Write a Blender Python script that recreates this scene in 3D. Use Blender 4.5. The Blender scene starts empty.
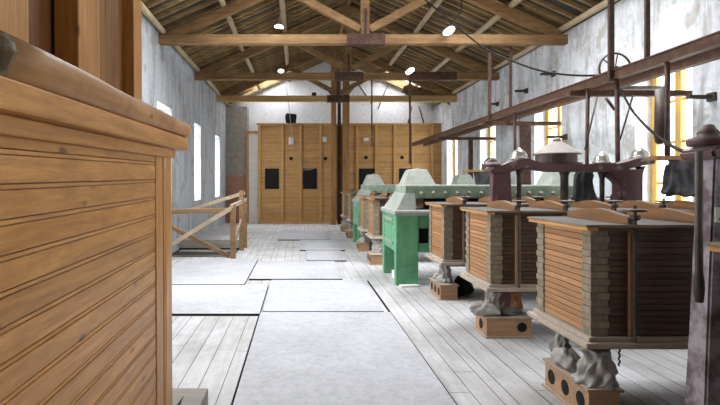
import bpy, bmesh, math, random
from mathutils import Vector, Matrix
random.seed(7)
S = bpy.context.scene
COL = S.collection
PI = math.pi
F, H, CX, CY = 520.0, 1.6, 299.0, 184.0

def at(px, py, y):
    return Vector(((px-CX)*y/F, y, H-(py-CY)*y/F))

# ------------------------------------------------------------------ materials
def mat_base(name):
    m = bpy.data.materials.new(name); m.use_nodes = True
    nt = m.node_tree; b = nt.nodes['Principled BSDF']
    return m, nt, b

def N(nt, t, **kw):
    n = nt.nodes.new(t)
    for k, v in kw.items(): setattr(n, k, v)
    return n

def rgb(c):
    def l(u):
        u /= 255.0
        return u/12.92 if u <= 0.04045 else ((u+0.055)/1.055)**2.4
    return (l(c[0]), l(c[1]), l(c[2]), 1)

def ramp(nt, stops):
    r = N(nt, 'ShaderNodeValToRGB')
    e = r.color_ramp.elements
    e[0].position, e[0].color = stops[0]
    e[1].position, e[1].color = stops[-1]
    for p, c in stops[1:-1]:
        k = e.new(p); k.color = c
    return r

def mixc(nt, fac, a, b, mode='MIX'):
    m = N(nt, 'ShaderNodeMix', data_type='RGBA', blend_type=mode)
    for sock, v in ((m.inputs[0], fac), (m.inputs[6], a), (m.inputs[7], b)):
        if isinstance(v, (int, float)): sock.default_value = v
        elif isinstance(v, tuple): sock.default_value = v
        else: nt.links.new(v, sock)
    return m.outputs[2]

def math_(nt, op, a, b=None, clamp=False):
    m = N(nt, 'ShaderNodeMath', operation=op, use_clamp=clamp)
    for i, v in enumerate((a, b)):
        if v is None: continue
        if isinstance(v, (int, float)): m.inputs[i].default_value = v
        else: nt.links.new(v, m.inputs[i])
    return m.outputs[0]

def noise(nt, vec, scale, detail=4, rough=.55, dist=0):
    n = N(nt, 'ShaderNodeTexNoise')
    n.inputs['Scale'].default_value = scale; n.inputs['Detail'].default_value = detail
    n.inputs['Roughness'].default_value = rough; n.inputs['Distortion'].default_value = dist
    nt.links.new(vec, n.inputs['Vector'])
    return n.outputs['Fac']

def objvec(nt, scale=(1, 1, 1), world=False):
    if world: src = N(nt, 'ShaderNodeNewGeometry').outputs['Position']
    else: src = N(nt, 'ShaderNodeTexCoord').outputs['Object']
    mp = N(nt, 'ShaderNodeMapping'); mp.inputs['Scale'].default_value = scale
    nt.links.new(src, mp.inputs['Vector'])
    return mp.outputs['Vector']

def island(nt):
    return N(nt, 'ShaderNodeNewGeometry').outputs['Random Per Island']

DK = {}
def dusted(nt, col, dust, lo, hi, world_noise=6):
    g = N(nt, 'ShaderNodeNewGeometry')
    sp = N(nt, 'ShaderNodeSeparateXYZ'); nt.links.new(g.outputs['Normal'], sp.inputs[0])
    mr = N(nt, 'ShaderNodeMapRange'); mr.inputs[1].default_value = .2; mr.inputs[2].default_value = .85
    nt.links.new(sp.outputs['Z'], mr.inputs[0])
    n = noise(nt, g.outputs['Position'], world_noise, 5)
    r = N(nt, 'ShaderNodeMapRange'); r.inputs[1].default_value = .3; r.inputs[2].default_value = .7
    r.inputs[3].default_value = lo; r.inputs[4].default_value = hi
    nt.links.new(n, r.inputs[0])
    f = math_(nt, 'MULTIPLY', mr.outputs[0], r.outputs[0], True)
    return mixc(nt, f, col, dust)

DUST = rgb((188, 184, 180))

def wood(name, dark, light, axis='y', rough=.6, grain=14, jitter=.35, knots=False, dust=0.0, grime=0.0, grimec=(70, 62, 55), bump=.15, spec=.3, dustc=None):
    m, nt, b = mat_base(name)
    sc = {'x': (.09, 1, 1), 'y': (1, .09, 1), 'z': (1, 1, .09)}[axis]
    v = objvec(nt, sc)
    isl = island(nt)
    add = N(nt, 'ShaderNodeVectorMath', operation='ADD'); nt.links.new(v, add.inputs[0])
    cmb = N(nt, 'ShaderNodeCombineXYZ')
    nt.links.new(math_(nt, 'MULTIPLY', isl, 37.0), cmb.inputs[0]); nt.links.new(math_(nt, 'MULTIPLY', isl, 13.0), cmb.inputs[1])
    nt.links.new(math_(nt, 'MULTIPLY', isl, 23.0), cmb.inputs[2])
    nt.links.new(cmb.outputs[0], add.inputs[1]); v = add.outputs[0]
    g1 = noise(nt, v, grain, 6, .65, 1.2)
    g2 = noise(nt, v, grain*4, 3, .6, .5)
    g = math_(nt, 'ADD', math_(nt, 'MULTIPLY', g1, .7), math_(nt, 'MULTIPLY', g2, .3))
    r = ramp(nt, [(.33, rgb(dark)), (.66, rgb(light))]); nt.links.new(g, r.inputs[0])
    col = r.outputs[0]
    if jitter:
        hs = N(nt, 'ShaderNodeHueSaturation')
        nt.links.new(col, hs.inputs['Color'])
        nt.links.new(math_(nt, 'ADD', math_(nt, 'MULTIPLY', isl, jitter), 1-jitter*.5), hs.inputs['Value'])
        col = hs.outputs[0]
    if knots:
        vk = objvec(nt, {'x': (2.2, 6, 6), 'y': (6, 2.2, 6), 'z': (6, 6, 2.2)}[axis])
        vo = N(nt, 'ShaderNodeTexVoronoi'); vo.inputs['Scale'].default_value = 1.3
        nt.links.new(vk, vo.inputs['Vector'])
        kr = ramp(nt, [(.05, (1, 1, 1, 1)), (.11, (0, 0, 0, 1))]); nt.links.new(vo.outputs['Distance'], kr.inputs[0])
        col = mixc(nt, math_(nt, 'MULTIPLY', kr.outputs[0], .75), col, rgb((70, 38, 18)))
    if grime:
        n = noise(nt, objvec(nt), 5, 6, .65)
        gr = ramp(nt, [(.45, (0, 0, 0, 1)), (.68, (1, 1, 1, 1))]); nt.links.new(n, gr.inputs[0])
        col = mixc(nt, math_(nt, 'MULTIPLY', gr.outputs[0], grime), col, rgb(grimec))
    if dust: col = dusted(nt, col, dustc or DUST, dust*.55, dust)
    nt.links.new(col, b.inputs['Base Color'])
    b.inputs['Roughness'].default_value = rough; b.inputs['Specular IOR Level'].default_value = spec
    if bump:
        bp = N(nt, 'ShaderNodeBump'); bp.inputs['Strength'].default_value = bump; bp.inputs['Distance'].default_value = .01
        nt.links.new(g, bp.inputs['Height']); nt.links.new(bp.outputs[0], b.inputs['Normal'])
    return m

def paint(name, c, c2=None, rough=.5, metal=0.0, scale=6, lo=.45, hi=.65, dust=0.0, bump=.1, spec=.4):
    m, nt, b = mat_base(name)
    v = objvec(nt)
    n = noise(nt, v, scale, 6, .65)
    r = ramp(nt, [(lo, rgb(c)), (hi, rgb(c2 or c))]); nt.links.new(n, r.inputs[0])
    col = r.outputs[0]
    if dust: col = dusted(nt, col, DUST, dust*.6, dust)
    nt.links.new(col, b.inputs['Base Color'])
    b.inputs['Roughness'].default_value = rough; b.inputs['Metallic'].default_value = metal
    b.inputs['Specular IOR Level'].default_value = spec
    if bump:
        bp = N(nt, 'ShaderNodeBump'); bp.inputs['Strength'].default_value = bump; bp.inputs['Distance'].default_value = .01
        nt.links.new(noise(nt, v, scale*5, 4), bp.inputs['Height']); nt.links.new(bp.outputs[0], b.inputs['Normal'])
    return m

def plaster(name, base, stain, stain2, streak=1.0):
    m, nt, b = mat_base(name)
    v = objvec(nt, (1, 1, 1), True); vs = objvec(nt, (1.5, 1.5, .22), True)
    n1 = noise(nt, vs, 2.2, 8, .68, .4); n2 = noise(nt, v, 1.1, 9, .68, .6); n3 = noise(nt, v, 9, 6, .7)
    r1 = ramp(nt, [(.48, (0, 0, 0, 1)), (.7, (1, 1, 1, 1))]); nt.links.new(n1, r1.inputs[0])
    r2 = ramp(nt, [(.54, (0, 0, 0, 1)), (.585, (1, 1, 1, 1))]); nt.links.new(n2, r2.inputs[0])
    r3 = ramp(nt, [(.35, (.78, .78, .78, 1)), (.65, (1, 1, 1, 1))]); nt.links.new(n3, r3.inputs[0])
    col = mixc(nt, math_(nt, 'MULTIPLY', r1.outputs[0], .75*streak), rgb(base), rgb(stain))
    col = mixc(nt, math_(nt, 'MULTIPLY', r2.outputs[0], .6*streak), col, rgb(stain2))
    col = mixc(nt, 1.0, col, r3.outputs[0], 'MULTIPLY')
    nt.links.new(col, b.inputs['Base Color']); b.inputs['Roughness'].default_value = .92
    b.inputs['Specular IOR Level'].default_value = .15
    bp = N(nt, 'ShaderNodeBump'); bp.inputs['Strength'].default_value = .35; bp.inputs['Distance'].default_value = .02
    nt.links.new(n3, bp.inputs['Height']); nt.links.new(bp.outputs[0], b.inputs['Normal'])
    return m

def plaster_brick(name):
    m, nt, b = mat_base(name)
    v = objvec(nt, (1, 1, 1), True)
    n3 = noise(nt, v, 5, 6, .7)
    geo = N(nt, 'ShaderNodeNewGeometry'); sp = N(nt, 'ShaderNodeSeparateXYZ'); nt.links.new(geo.outputs['Position'], sp.inputs[0])
    cm = N(nt, 'ShaderNodeCombineXYZ'); nt.links.new(sp.outputs['X'], cm.inputs[0]); nt.links.new(sp.outputs['Z'], cm.inputs[1])
    br = N(nt, 'ShaderNodeTexBrick'); br.inputs['Scale'].default_value = 4
    br.inputs['Color1'].default_value = rgb((168, 120, 98)); br.inputs['Color2'].default_value = rgb((150, 104, 84)); br.inputs['Mortar'].default_value = rgb((160, 140, 126))
    nt.links.new(cm.outputs[0], br.inputs['Vector'])
    r3 = ramp(nt, [(.3, rgb((132, 124, 116))), (.7, rgb((162, 155, 148)))]); nt.links.new(n3, r3.inputs[0])
    z = math_(nt, 'ADD', sp.outputs['Z'], math_(nt, 'MULTIPLY', noise(nt, v, 2.5, 3), .5))
    mr = N(nt, 'ShaderNodeMapRange'); mr.inputs[1].default_value = 2.15; mr.inputs[2].default_value = 2.25; nt.links.new(z, mr.inputs[0])
    col = mixc(nt, mr.outputs[0], br.outputs[0], r3.outputs[0])
    nt.links.new(col, b.inputs['Base Color']); b.inputs['Roughness'].default_value = .9
    return m

def floor_mat(name, base, worn, jitter, wscale=1.6, axis_stretch=(1, .12, 1)):
    m, nt, b = mat_base(name)
    v = objvec(nt, (1, 1, 1), True); vs = objvec(nt, axis_stretch, True)
    n1 = noise(nt, v, wscale, 6, .65, .5); n2 = noise(nt, vs, 16, 5, .6); n3 = noise(nt, v, 30, 4, .7)
    r1 = ramp(nt, [(.4, rgb(base)), (.68, rgb(worn))]); nt.links.new(n1, r1.inputs[0])
    r2 = ramp(nt, [(.3, (.82, .82, .82, 1)), (.6, (1, 1, 1, 1))]); nt.links.new(n2, r2.inputs[0])
    r3 = ramp(nt, [(.3, (.88, .88, .88, 1)), (.6, (1, 1, 1, 1))]); nt.links.new(n3, r3.inputs[0])
    col = mixc(nt, 1.0, r1.outputs[0], r2.outputs[0], 'MULTIPLY'); col = mixc(nt, 1.0, col, r3.outputs[0], 'MULTIPLY')
    hs = N(nt, 'ShaderNodeHueSaturation'); nt.links.new(col, hs.inputs['Color'])
    nt.links.new(math_(nt, 'ADD', math_(nt, 'MULTIPLY', island(nt), jitter), 1-jitter*.6), hs.inputs['Value'])
    # seam shade painted dark on the upright edges, pale dust only on the trodden tops
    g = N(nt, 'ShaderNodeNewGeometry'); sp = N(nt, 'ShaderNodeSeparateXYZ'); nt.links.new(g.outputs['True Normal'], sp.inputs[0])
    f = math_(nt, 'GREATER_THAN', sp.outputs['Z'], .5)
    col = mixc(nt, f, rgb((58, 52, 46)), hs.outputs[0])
    nt.links.new(col, b.inputs['Base Color']); b.inputs['Roughness'].default_value = .75
    b.inputs['Specular IOR Level'].default_value = .2
    bp = N(nt, 'ShaderNodeBump'); bp.inputs['Strength'].default_value = .12; bp.inputs['Distance'].default_value = .01
    nt.links.new(n2, bp.inputs['Height']); nt.links.new(bp.outputs[0], b.inputs['Normal'])
    return m

def glass_mat():
    m = bpy.data.materials.new('window_glass'); m.use_nodes = True; nt = m.node_tree; nt.nodes.clear()
    o = N(nt, 'ShaderNodeOutputMaterial'); t = N(nt, 'ShaderNodeBsdfTransparent'); g = N(nt, 'ShaderNodeBsdfGlossy'); g.inputs['Roughness'].default_value = .05
    mx = N(nt, 'ShaderNodeMixShader'); mx.inputs[0].default_value = .06
    t.inputs[0].default_value = (.93, .95, .95, 1)
    nt.links.new(t.outputs[0], mx.inputs[1]); nt.links.new(g.outputs[0], mx.inputs[2]); nt.links.new(mx.outputs[0], o.inputs[0])
    return m

def emit(name, c, s):
    m, nt, b = mat_base(name)
    b.inputs['Base Color'].default_value = (.9, .9, .9, 1)
    b.inputs['Emission Color'].default_value = c; b.inputs['Emission Strength'].default_value = s
    return m

M = {}
M['bin_y'] = wood('honey_pine', (146, 96, 44), (208, 150, 82), 'y', .38, 15, .2, True, grime=.2, grimec=(122, 72, 38), spec=.45)
M['bin_z'] = wood('honey_pine_upright', (144, 96, 44), (198, 142, 76), 'z', .38, 14, .25, True, spec=.45)
M['bin_mid'] = wood('brown_pine_upright', (108, 72, 36), (148, 104, 58), 'z', .45, 9, .3, True)
M['bin_dark'] = wood('dark_pine_upright', (96, 56, 30), (132, 82, 46), 'z', .45, 9, .3, True)
M['log'] = wood('log_pine', (142, 98, 58), (188, 142, 92), 'y', .5, 8, .1, True, grime=.5, grimec=(120, 72, 40), dust=.25)
M['log_end'] = paint('log_end_grain', (150, 134, 108), (224, 216, 198), .8, scale=18)
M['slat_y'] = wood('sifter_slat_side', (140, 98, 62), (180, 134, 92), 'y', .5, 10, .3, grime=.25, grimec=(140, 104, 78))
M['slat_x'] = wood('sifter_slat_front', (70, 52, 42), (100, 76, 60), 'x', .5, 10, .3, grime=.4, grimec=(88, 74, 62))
M['notch'] = wood('sifter_corner_timber', (112, 100, 84), (152, 140, 120), 'z', .8, 12, .3, grime=.4, grimec=(110, 92, 70))
M['mould'] = wood('lid_moulding_timber', (178, 122, 62), (214, 160, 94), 'y', .55, 9, .1)
M['lid'] = wood('sifter_lid_timber', (108, 92, 74), (140, 122, 100), 'x', .6, 9, .1, dust=1.5, dustc=rgb((104, 100, 95)))
M['base'] = wood('sifter_base_timber', (150, 132, 112), (184, 166, 146), 'x', .7, 9, .15, dust=1.2, grime=.4, grimec=(140, 130, 118))
M['clamp'] = wood('clamp_timber', (120, 80, 46), (166, 118, 72), 'y', .6, 9, .4, dust=.7, dustc=rgb((112, 104, 95)), grime=.5, grimec=(104, 92, 80))
M['strip'] = wood('strip_timber', (128, 98, 74), (158, 124, 96), 'z', .6, 9, .2)
M['block'] = wood('spout_block_timber', (140, 108, 80), (176, 142, 110), 'x', .65, 8, .2, dust=.85, grime=.3, grimec=(130, 110, 92))
M['hole'] = paint('dark_hole', (14, 12, 11), (22, 19, 17), .9, scale=10)
M['beam_x'] = wood('roof_timber_brown', (98, 74, 48), (150, 118, 80), 'x', .75, 7, .25, grime=.35, grimec=(84, 62, 46), dust=.4)
M['rafter'] = wood('common_rafter_timber', (118, 94, 64), (178, 148, 102), 'x', .8, 7, .7, grime=.3, grimec=(76, 66, 56))
M['purlin'] = wood('pale_purlin_timber', (146, 126, 98), (190, 172, 142), 'y', .8, 7, .15, grime=.2)
M['pale_x'] = wood('pale_tie_timber', (168, 132, 84), (204, 172, 122), 'x', .75, 7, .1)
M['post'] = wood('post_timber', (116, 82, 48), (160, 120, 76), 'z', .7, 7, .2)
M['iron'] = paint('dark_iron', (58, 50, 46), (84, 72, 64), .6, .3, dust=.4)
M['rust'] = paint('brown_painted_steel', (78, 52, 38), (102, 72, 54), .6, .1, dust=.2, scale=9)
M['rod'] = paint('brown_rod_steel', (72, 52, 46), (96, 72, 62), .5, .3, scale=9)
M['flaky'] = paint('flaking_oxblood_paint', (92, 74, 78), (150, 142, 148), .55, .1, scale=5, lo=.42, hi=.58, dust=.6)
M['purple'] = paint('oxblood_cast_iron', (88, 56, 58), (140, 126, 130), .5, .1, scale=6, lo=.57, hi=.66, dust=.75)
M['steel'] = paint('polished_steel_cap', (186, 182, 172), (212, 208, 200), .25, .6, dust=.35, bump=.02)
M['pulley'] = paint('brown_pulley_casing', (66, 48, 44), (92, 70, 62), .5, .1, dust=.9)
M['cone'] = paint('dusty_cone_cover', (122, 110, 100), (142, 130, 120), .7, dust=.4)
M['green'] = paint('green_enamel', (80, 142, 102), (108, 164, 128), .5, 0, scale=5, lo=.4, hi=.7, dust=.9, spec=.4)
M['greygreen'] = paint('dusty_green_grey', (134, 142, 134), (154, 159, 151), .7, 0, scale=6, dust=.3)
M['palegreen'] = paint('faded_green_beam', (108, 128, 110), (140, 152, 138), .65, 0, scale=5, dust=.85)
M['brass'] = paint('dull_brass_bolt', (124, 114, 94), (156, 146, 124), .5, .3, dust=.3)
M['cloth'] = paint('grey_cotton_cloth', (150, 146, 142), (182, 178, 172), .95, 0, scale=5, dust=.4, spec=.1)
M['darkcloth'] = paint('dark_cloth', (64, 63, 66), (92, 91, 94), .95, 0, scale=6, dust=.3, spec=.1)
M['palecloth'] = paint('pale_cloth', (190, 184, 172), (208, 202, 192), .9, 0, scale=6, spec=.1)
M['black'] = paint('black_rubber', (24, 23, 24), (38, 36, 36), .7, 0, spec=.12)
M['part_x'] = wood('partition_plank', (152, 114, 68), (188, 148, 96), 'x', .55, 7, .18, grime=.3, grimec=(140, 96, 52))
M['part_z'] = wood('partition_batten', (160, 120, 72), (196, 156, 102), 'z', .55, 7, .15)
M['whiteplank'] = paint('white_painted_plank', (228, 227, 224), (240, 239, 237), .7, scale=3)
M['plate'] = paint('pale_switch_plate', (206, 204, 198), (216, 214, 208), .4)
M['winframe'] = wood('yellow_window_timber', (184, 142, 66), (216, 178, 100), 'z', .5, 7, .15)
M['glass'] = glass_mat()
M['wall'] = plaster('whitewashed_plaster', (208, 212, 218), (134, 126, 116), (168, 164, 158), 1.15)
M['wall_grey'] = plaster('grey_plaster', (176, 180, 186), (122, 116, 108), (146, 143, 138), 1.1)
M['wall_white'] = plaster('white_gable_plaster', (226, 228, 232), (202, 202, 204), (206, 208, 212), .5)
M['brick'] = plaster_brick('plaster_over_brick')
M['floor'] = floor_mat('dusty_floorboards', (202, 202, 205), (180, 179, 178), .07)
M['panel'] = floor_mat('dusty_floor_sheet', (193, 195, 201), (178, 179, 184), .06, .9, (1, 1, 1))
M['under'] = paint('dark_subfloor', (42, 37, 33), (58, 52, 46), .9)
M['greywood'] = wood('grey_weathered_timber', (118, 112, 106), (146, 140, 135), 'x', .8, 7, .15, dust=.15)
M['railwood'] = wood('stair_rail_timber', (104, 78, 54), (146, 114, 82), 'x', .7, 7, .2, dust=.3)
M['railpale'] = wood('pale_stair_rail_timber', (150, 132, 110), (184, 166, 142), 'x', .7, 7, .2, dust=.5)
M['debris'] = paint('torn_board', (140, 116, 78), (92, 76, 56), .9, scale=9, dust=.2)
M['lamp'] = emit('lamp_glow', (1, .98, .95, 1), 9)
M['white'] = paint('white_casing', (214, 214, 210), (222, 222, 218), .4)
M['plate_mark'] = paint('maker_plate_mark', (110, 40, 36), (120, 48, 44), .5)

def roof_mat():
    m, nt, b = mat_base('roof_boards')
    r = ramp(nt, [(0, rgb((48, 47, 47))), (.62, rgb((68, 65, 62))), (.78, rgb((96, 84, 68))), (.9, rgb((178, 146, 92)))])
    nt.links.new(island(nt), r.inputs[0])
    n = noise(nt, objvec(nt, (.15, 1, 1)), 9, 6, .65)
    r2 = ramp(nt, [(.3, (.6, .6, .6, 1)), (.65, (1, 1, 1, 1))]); nt.links.new(n, r2.inputs[0])
    nt.links.new(mixc(nt, 1.0, r.outputs[0], r2.outputs[0], 'MULTIPLY'), b.inputs['Base Color'])
    b.inputs['Roughness'].default_value = .85
    return m
M['roof'] = roof_mat()

# ------------------------------------------------------------------ mesh builder
class MB:
    def __init__(s): s.bm = bmesh.new()
    def box(s, x0, x1, y0, y1, z0, z1, bev=0.0):
        vs = [s.bm.verts.new(p) for p in ((x0, y0, z0), (x1, y0, z0), (x1, y1, z0), (x0, y1, z0), (x0, y0, z1), (x1, y0, z1), (x1, y1, z1), (x0, y1, z1))]
        fs = [s.bm.faces.new([vs[i] for i in q]) for q in ((3, 2, 1, 0), (4, 5, 6, 7), (0, 1, 5, 4), (1, 2, 6, 5), (2, 3, 7, 6), (3, 0, 4, 7))]
        if bev:
            es = {e for f in fs for e in f.edges}
            bmesh.ops.bevel(s.bm, geom=list(es), offset=bev, segments=2, affect='EDGES', profile=.6)
        return s
    def bar(s, a, b, w, h, up=(0, 0, 1), bev=0.0):
        a, b = Vector(a), Vector(b); d = (b-a); L = d.length; d.normalize()
        u = Vector(up)
        if abs(u.dot(d)) > .95: u = Vector((0, 1, 0))
        r = d.cross(u).normalized(); u = r.cross(d).normalized()
        vs = []
        for p in (a, b):
            for q in ((-1, -1), (1, -1), (1, 1), (-1, 1)):
                vs.append(s.bm.verts.new(p + r*q[0]*w/2 + u*q[1]*h/2))
        fs = [s.bm.faces.new([vs[i] for i in q]) for q in ((3, 2, 1, 0), (4, 5, 6, 7), (0, 1, 5, 4), (1, 2, 6, 5), (2, 3, 7, 6), (3, 0, 4, 7))]
        if bev:
            es = {e for f in fs for e in f.edges}
            bmesh.ops.bevel(s.bm, geom=list(es), offset=bev, segments=1, affect='EDGES')
        return s
    def tube(s, pts, r, n=8, cap=True, wob=0.0):
        pts = [Vector(p) for p in pts]; rings = []
        rs = r if isinstance(r, (list, tuple)) else [r]*len(pts)
        pu = None
        for i, p in enumerate(pts):
            d = (pts[min(i+1, len(pts)-1)] - pts[max(i-1, 0)]).normalized()
            u = Vector((0, 0, 1)) if abs(d.z) < .9 else Vector((0, 1, 0))
            if pu is not None and pu.cross(d).length > .1: u = pu
            rr = d.cross(u).normalized(); u2 = rr.cross(d).normalized(); pu = u2
            ring = []
            for k in range(n):
                t = 2*PI*k/n; q = rs[i]*(1+random.uniform(-wob, wob))
                ring.append(s.bm.verts.new(p + rr*math.cos(t)*q + u2*math.sin(t)*q))
            rings.append(ring)
        for i in range(len(rings)-1):
            for k in range(n):
                s.bm.faces.new((rings[i][k], rings[i][(k+1) % n], rings[i+1][(k+1) % n], rings[i+1][k]))
        if cap:
            s.bm.faces.new(rings[0][::-1]); s.bm.faces.new(rings[-1])
        return s
    def lathe(s, c, prof, n=20, axis='z', fold=0.0, nf=7, squash=(1, 1)):
        c = Vector(c); rings = []
        ph = random.uniform(0, 6)
        for j, (r, z) in enumerate(prof):
            ring = []
            for k in range(n):
                t = 2*PI*k/n
                q = max(r, .0005)*(1 + fold*math.sin(nf*t+ph+j*.35) + fold*.6*math.sin((nf+4)*t+ph*2-j*.6))
                x, y = q*math.cos(t)*squash[0], q*math.sin(t)*squash[1]
                p = {'z': Vector((x, y, z)), 'y': Vector((x, z, y)), 'x': Vector((z, x, y))}[axis]
                ring.append(s.bm.verts.new(c+p))
            rings.append(ring)
        for i in range(len(rings)-1):
            for k in range(n):
                s.bm.faces.new((rings[i][k], rings[i][(k+1) % n], rings[i+1][(k+1) % n], rings[i+1][k]))
        s.bm.faces.new(rings[0][::-1]); s.bm.faces.new(rings[-1])
        return s
    def prism(s, poly, a0, a1, axis='y', bev=0.0):
        def P(p, a):
            return {'y': (p[0], a, p[1]), 'x': (a, p[0], p[1]), 'z': (p[0], p[1], a)}[axis]
        v0 = [s.bm.verts.new(P(p, a0)) for p in poly]; v1 = [s.bm.verts.new(P(p, a1)) for p in poly]
        n = len(poly)
        fs = [s.bm.faces.new(v0), s.bm.faces.new(v1[::-1])]
        for i in range(n): fs.append(s.bm.faces.new((v0[i], v1[i], v1[(i+1) % n], v0[(i+1) % n])))
        if bev:
            es = {e for f in fs for e in f.edges}
            bmesh.ops.bevel(s.bm, geom=list(es), offset=bev, segments=2, affect='EDGES')
        return s
    def loft(s, rings, bev=0.0):
        R = [[s.bm.verts.new(p) for p in ring] for ring in rings]; n = len(R[0]); fs = []
        for i in range(len(R)-1):
            for k in range(n): fs.append(s.bm.faces.new((R[i][k], R[i][(k+1) % n], R[i+1][(k+1) % n], R[i+1][k])))
        fs.append(s.bm.faces.new(R[0][::-1])); fs.append(s.bm.faces.new(R[-1]))
        if bev:
            es = {e for f in fs for e in f.edges}
            bmesh.ops.bevel(s.bm, geom=list(es), offset=bev, segments=2, affect='EDGES')
        return s
    def build(s, name, mat, parent=None, smooth=False, origin=None):
        bm = s.bm
        bmesh.ops.recalc_face_normals(bm, faces=bm.faces[:])
        if origin is not None:
            bmesh.ops.translate(bm, verts=bm.verts[:], vec=-Vector(origin))
        me = bpy.data.meshes.new(name); bm.to_mesh(me); bm.free()
        me.materials.append(mat)
        if smooth:
            for p in me.polygons: p.use_smooth = True
        o = bpy.data.objects.new(name, me); COL.objects.link(o)
        if parent is not None: o.parent = parent
        if origin is not None: o.location = origin
        return o

def tag(o, label, cat, group=None):
    o['label'] = label; o['category'] = cat
    if group: o['group'] = group
    return o
def struct(o): o['kind'] = 'structure'; return o
def thing(name, label, cat, loc=(0, 0, 0), group=None):
    o = bpy.data.objects.new(name, None); COL.objects.link(o); o.empty_display_size = .2
    o.location = loc; return tag(o, label, cat, group)
KIDS = {}
def kids(o): return [c for c in COL.objects if c.parent == o]
def dup(o, loc, label=None, parent=None):
    ch = kids(o)
    c = o.copy(); COL.objects.link(c)
    if parent is not None: c.parent = parent
    else:
        c.location = loc
        if label: c['label'] = label
    for k in ch: dup(k, None, None, c)
    return c

# ------------------------------------------------------------------ setting: dimensions
XL, XR, XM = -3.0, 5.75, 1.42
ZE = H+3.28
SL = .45
ZRIDGE = ZE+SL*(XR-XM)
def roofz(x): return ZRIDGE - SL*abs(x-XM)
YB = 22.0
Y0 = -3.0
TH = .5

# floor: subfloor + planks
sub = MB(); sub.box(XL-.3, XR+.3, Y0, YB, -.2, -.04); sub.build('floor', M['under'])['kind'] = 'structure'
fl = MB()
edges = [(-.49, -.474), (1.123, 1.15)]
x = XL
while x < XR:
    x1 = min(x+.17+random.uniform(-.015, .015), XR)
    for a, b_ in edges:
        if x < a < x1: x1 = a
        if a <= x < b_: x = b_; x1 = x+.17
    y = Y0
    while y < YB:
        y1 = min(y + random.uniform(2.5, 5.0), YB)
        if not (x < -1.5 and y < 13.4 and y1 > 11.4):
            fl.box(x, x1-.005, y, y1-.004, -.04, 0)
        elif True:
            if y < 11.4: fl.box(x, x1-.007, y, 11.4, -.04, 0)
            if y1 > 13.0: fl.box(x, x1-.007, 13.0, y1-.006, -.04, 0)
        y = y1
    x = x1
fl.box(1.118, 1.152, 8.62, YB, -.04, 0); fl.box(-.491, -.47, 8.14, YB, -.04, 0)
fb = fl.build('floor_planks', M['floor']); struct(fb)
# wide shallow ledge board that runs along the machine row
lg = MB(); lg.box(1.60, 1.82, 1.0, 8.0, 0, .006, .002); tag(lg.build('floor_board', M['floor']), 'long dusty board lying along the foot of the machine row', 'board')

def wall_with_holes(name, mat, x0, x1, holes, top):
    m = MB()
    holes = sorted(holes); y = Y0
    for (a, b_, z0, z1) in holes:
        m.box(x0, x1, y, a, -.04, top); m.box(x0, x1, a, b_, -.04, z0); m.box(x0, x1, a, b_, z1, top); y = b_
    m.box(x0, x1, y, YB, -.04, top)
    return struct(m.build(name, mat))
RW = [(-.0, 1.3), (3.8, 5.1), (7.6, 8.9), (11.4, 12.7), (15.2, 16.5), (18.9, 20.2)]
LW = [(-.5, .8), (3.2, 4.5), (7.2, 8.5), (11.0, 12.25), (14.9, 15.9), (18.6, 19.7)]
wall_with_holes('wall_right', M['wall'], XR, XR+TH, [(a, b_, .95, 3.6) for a, b_ in RW], ZE)
wall_with_holes('wall_left', M['wall_grey'], XL-TH, XL, [(a, b_, 1.12, 3.36) for a, b_ in LW], ZE)
g = MB(); g.prism([(XL-TH, -.04), (XR+TH, -.04), (XR+TH, roofz(XR+TH)+.165), (XM, ZRIDGE+.165), (XL-TH, roofz(XL-TH)+.165)], YB, YB+.4)
struct(g.build('wall_back', M['wall_white']))
g = MB(); g.prism([(XL-TH, -.04), (XR+TH, -.04), (XR+TH, roofz(XR+TH)+.165), (XM, ZRIDGE+.165), (XL-TH, roofz(XL-TH)+.165)], Y0-.4, Y0)
struct(g.build('wall_front', M['wall_grey']))
g = MB(); g.box(XL, -2.12, 21.25, YB, 0, roofz(-2.6)-.25); struct(g.build('wall_back_pier', M['brick'])); 
bpy.data.objects['wall_back_pier'].name = 'wall_left_end'
# stub of plaster pilaster on left wall
# windows
nwin = 0
def window(side, a, b_, z0, z1):
    global nwin
    nwin += 1
    xf = XR+TH-.22 if side > 0 else XL-TH+.06
    o = bpy.data.objects.new('window_%d' % nwin, None); COL.objects.link(o); o.location = (xf, (a+b_)/2, z0); struct(o)
    w, h = (b_-a)/2, z1-z0
    m = MB(); t = .06
    e = .13 if side > 0 else .08
    m.box(0, t, -w, -w+e, 0, h, .004); m.box(0, t, w-e, w, 0, h, .004); m.box(0, t, -w+e, w-e, 0, .1, .004); m.box(0, t, -w+e, w-e, h-.1, h, .004)
    m.box(-.02, t, -e/2, e/2, .08, h-.08, .004)
    m.build('window_frame', M['winframe'], o)
    m = MB()
    for k in (1, 2, 3):
        z = h*k/4; m.box(.015, t-.015, -w+.08, w-.08, z-.022, z+.022)
    m.build('glazing_bar', M['winframe'], o)
    m = MB(); m.box(.028, .032, -w+.08, w-.08, .08, h-.08); m.build('pane', M['glass'], o)
for a, b_ in RW: window(1, a, b_, .95, 3.6)
for a, b_ in LW: window(-1, a, b_, 1.12, 3.36)

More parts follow.
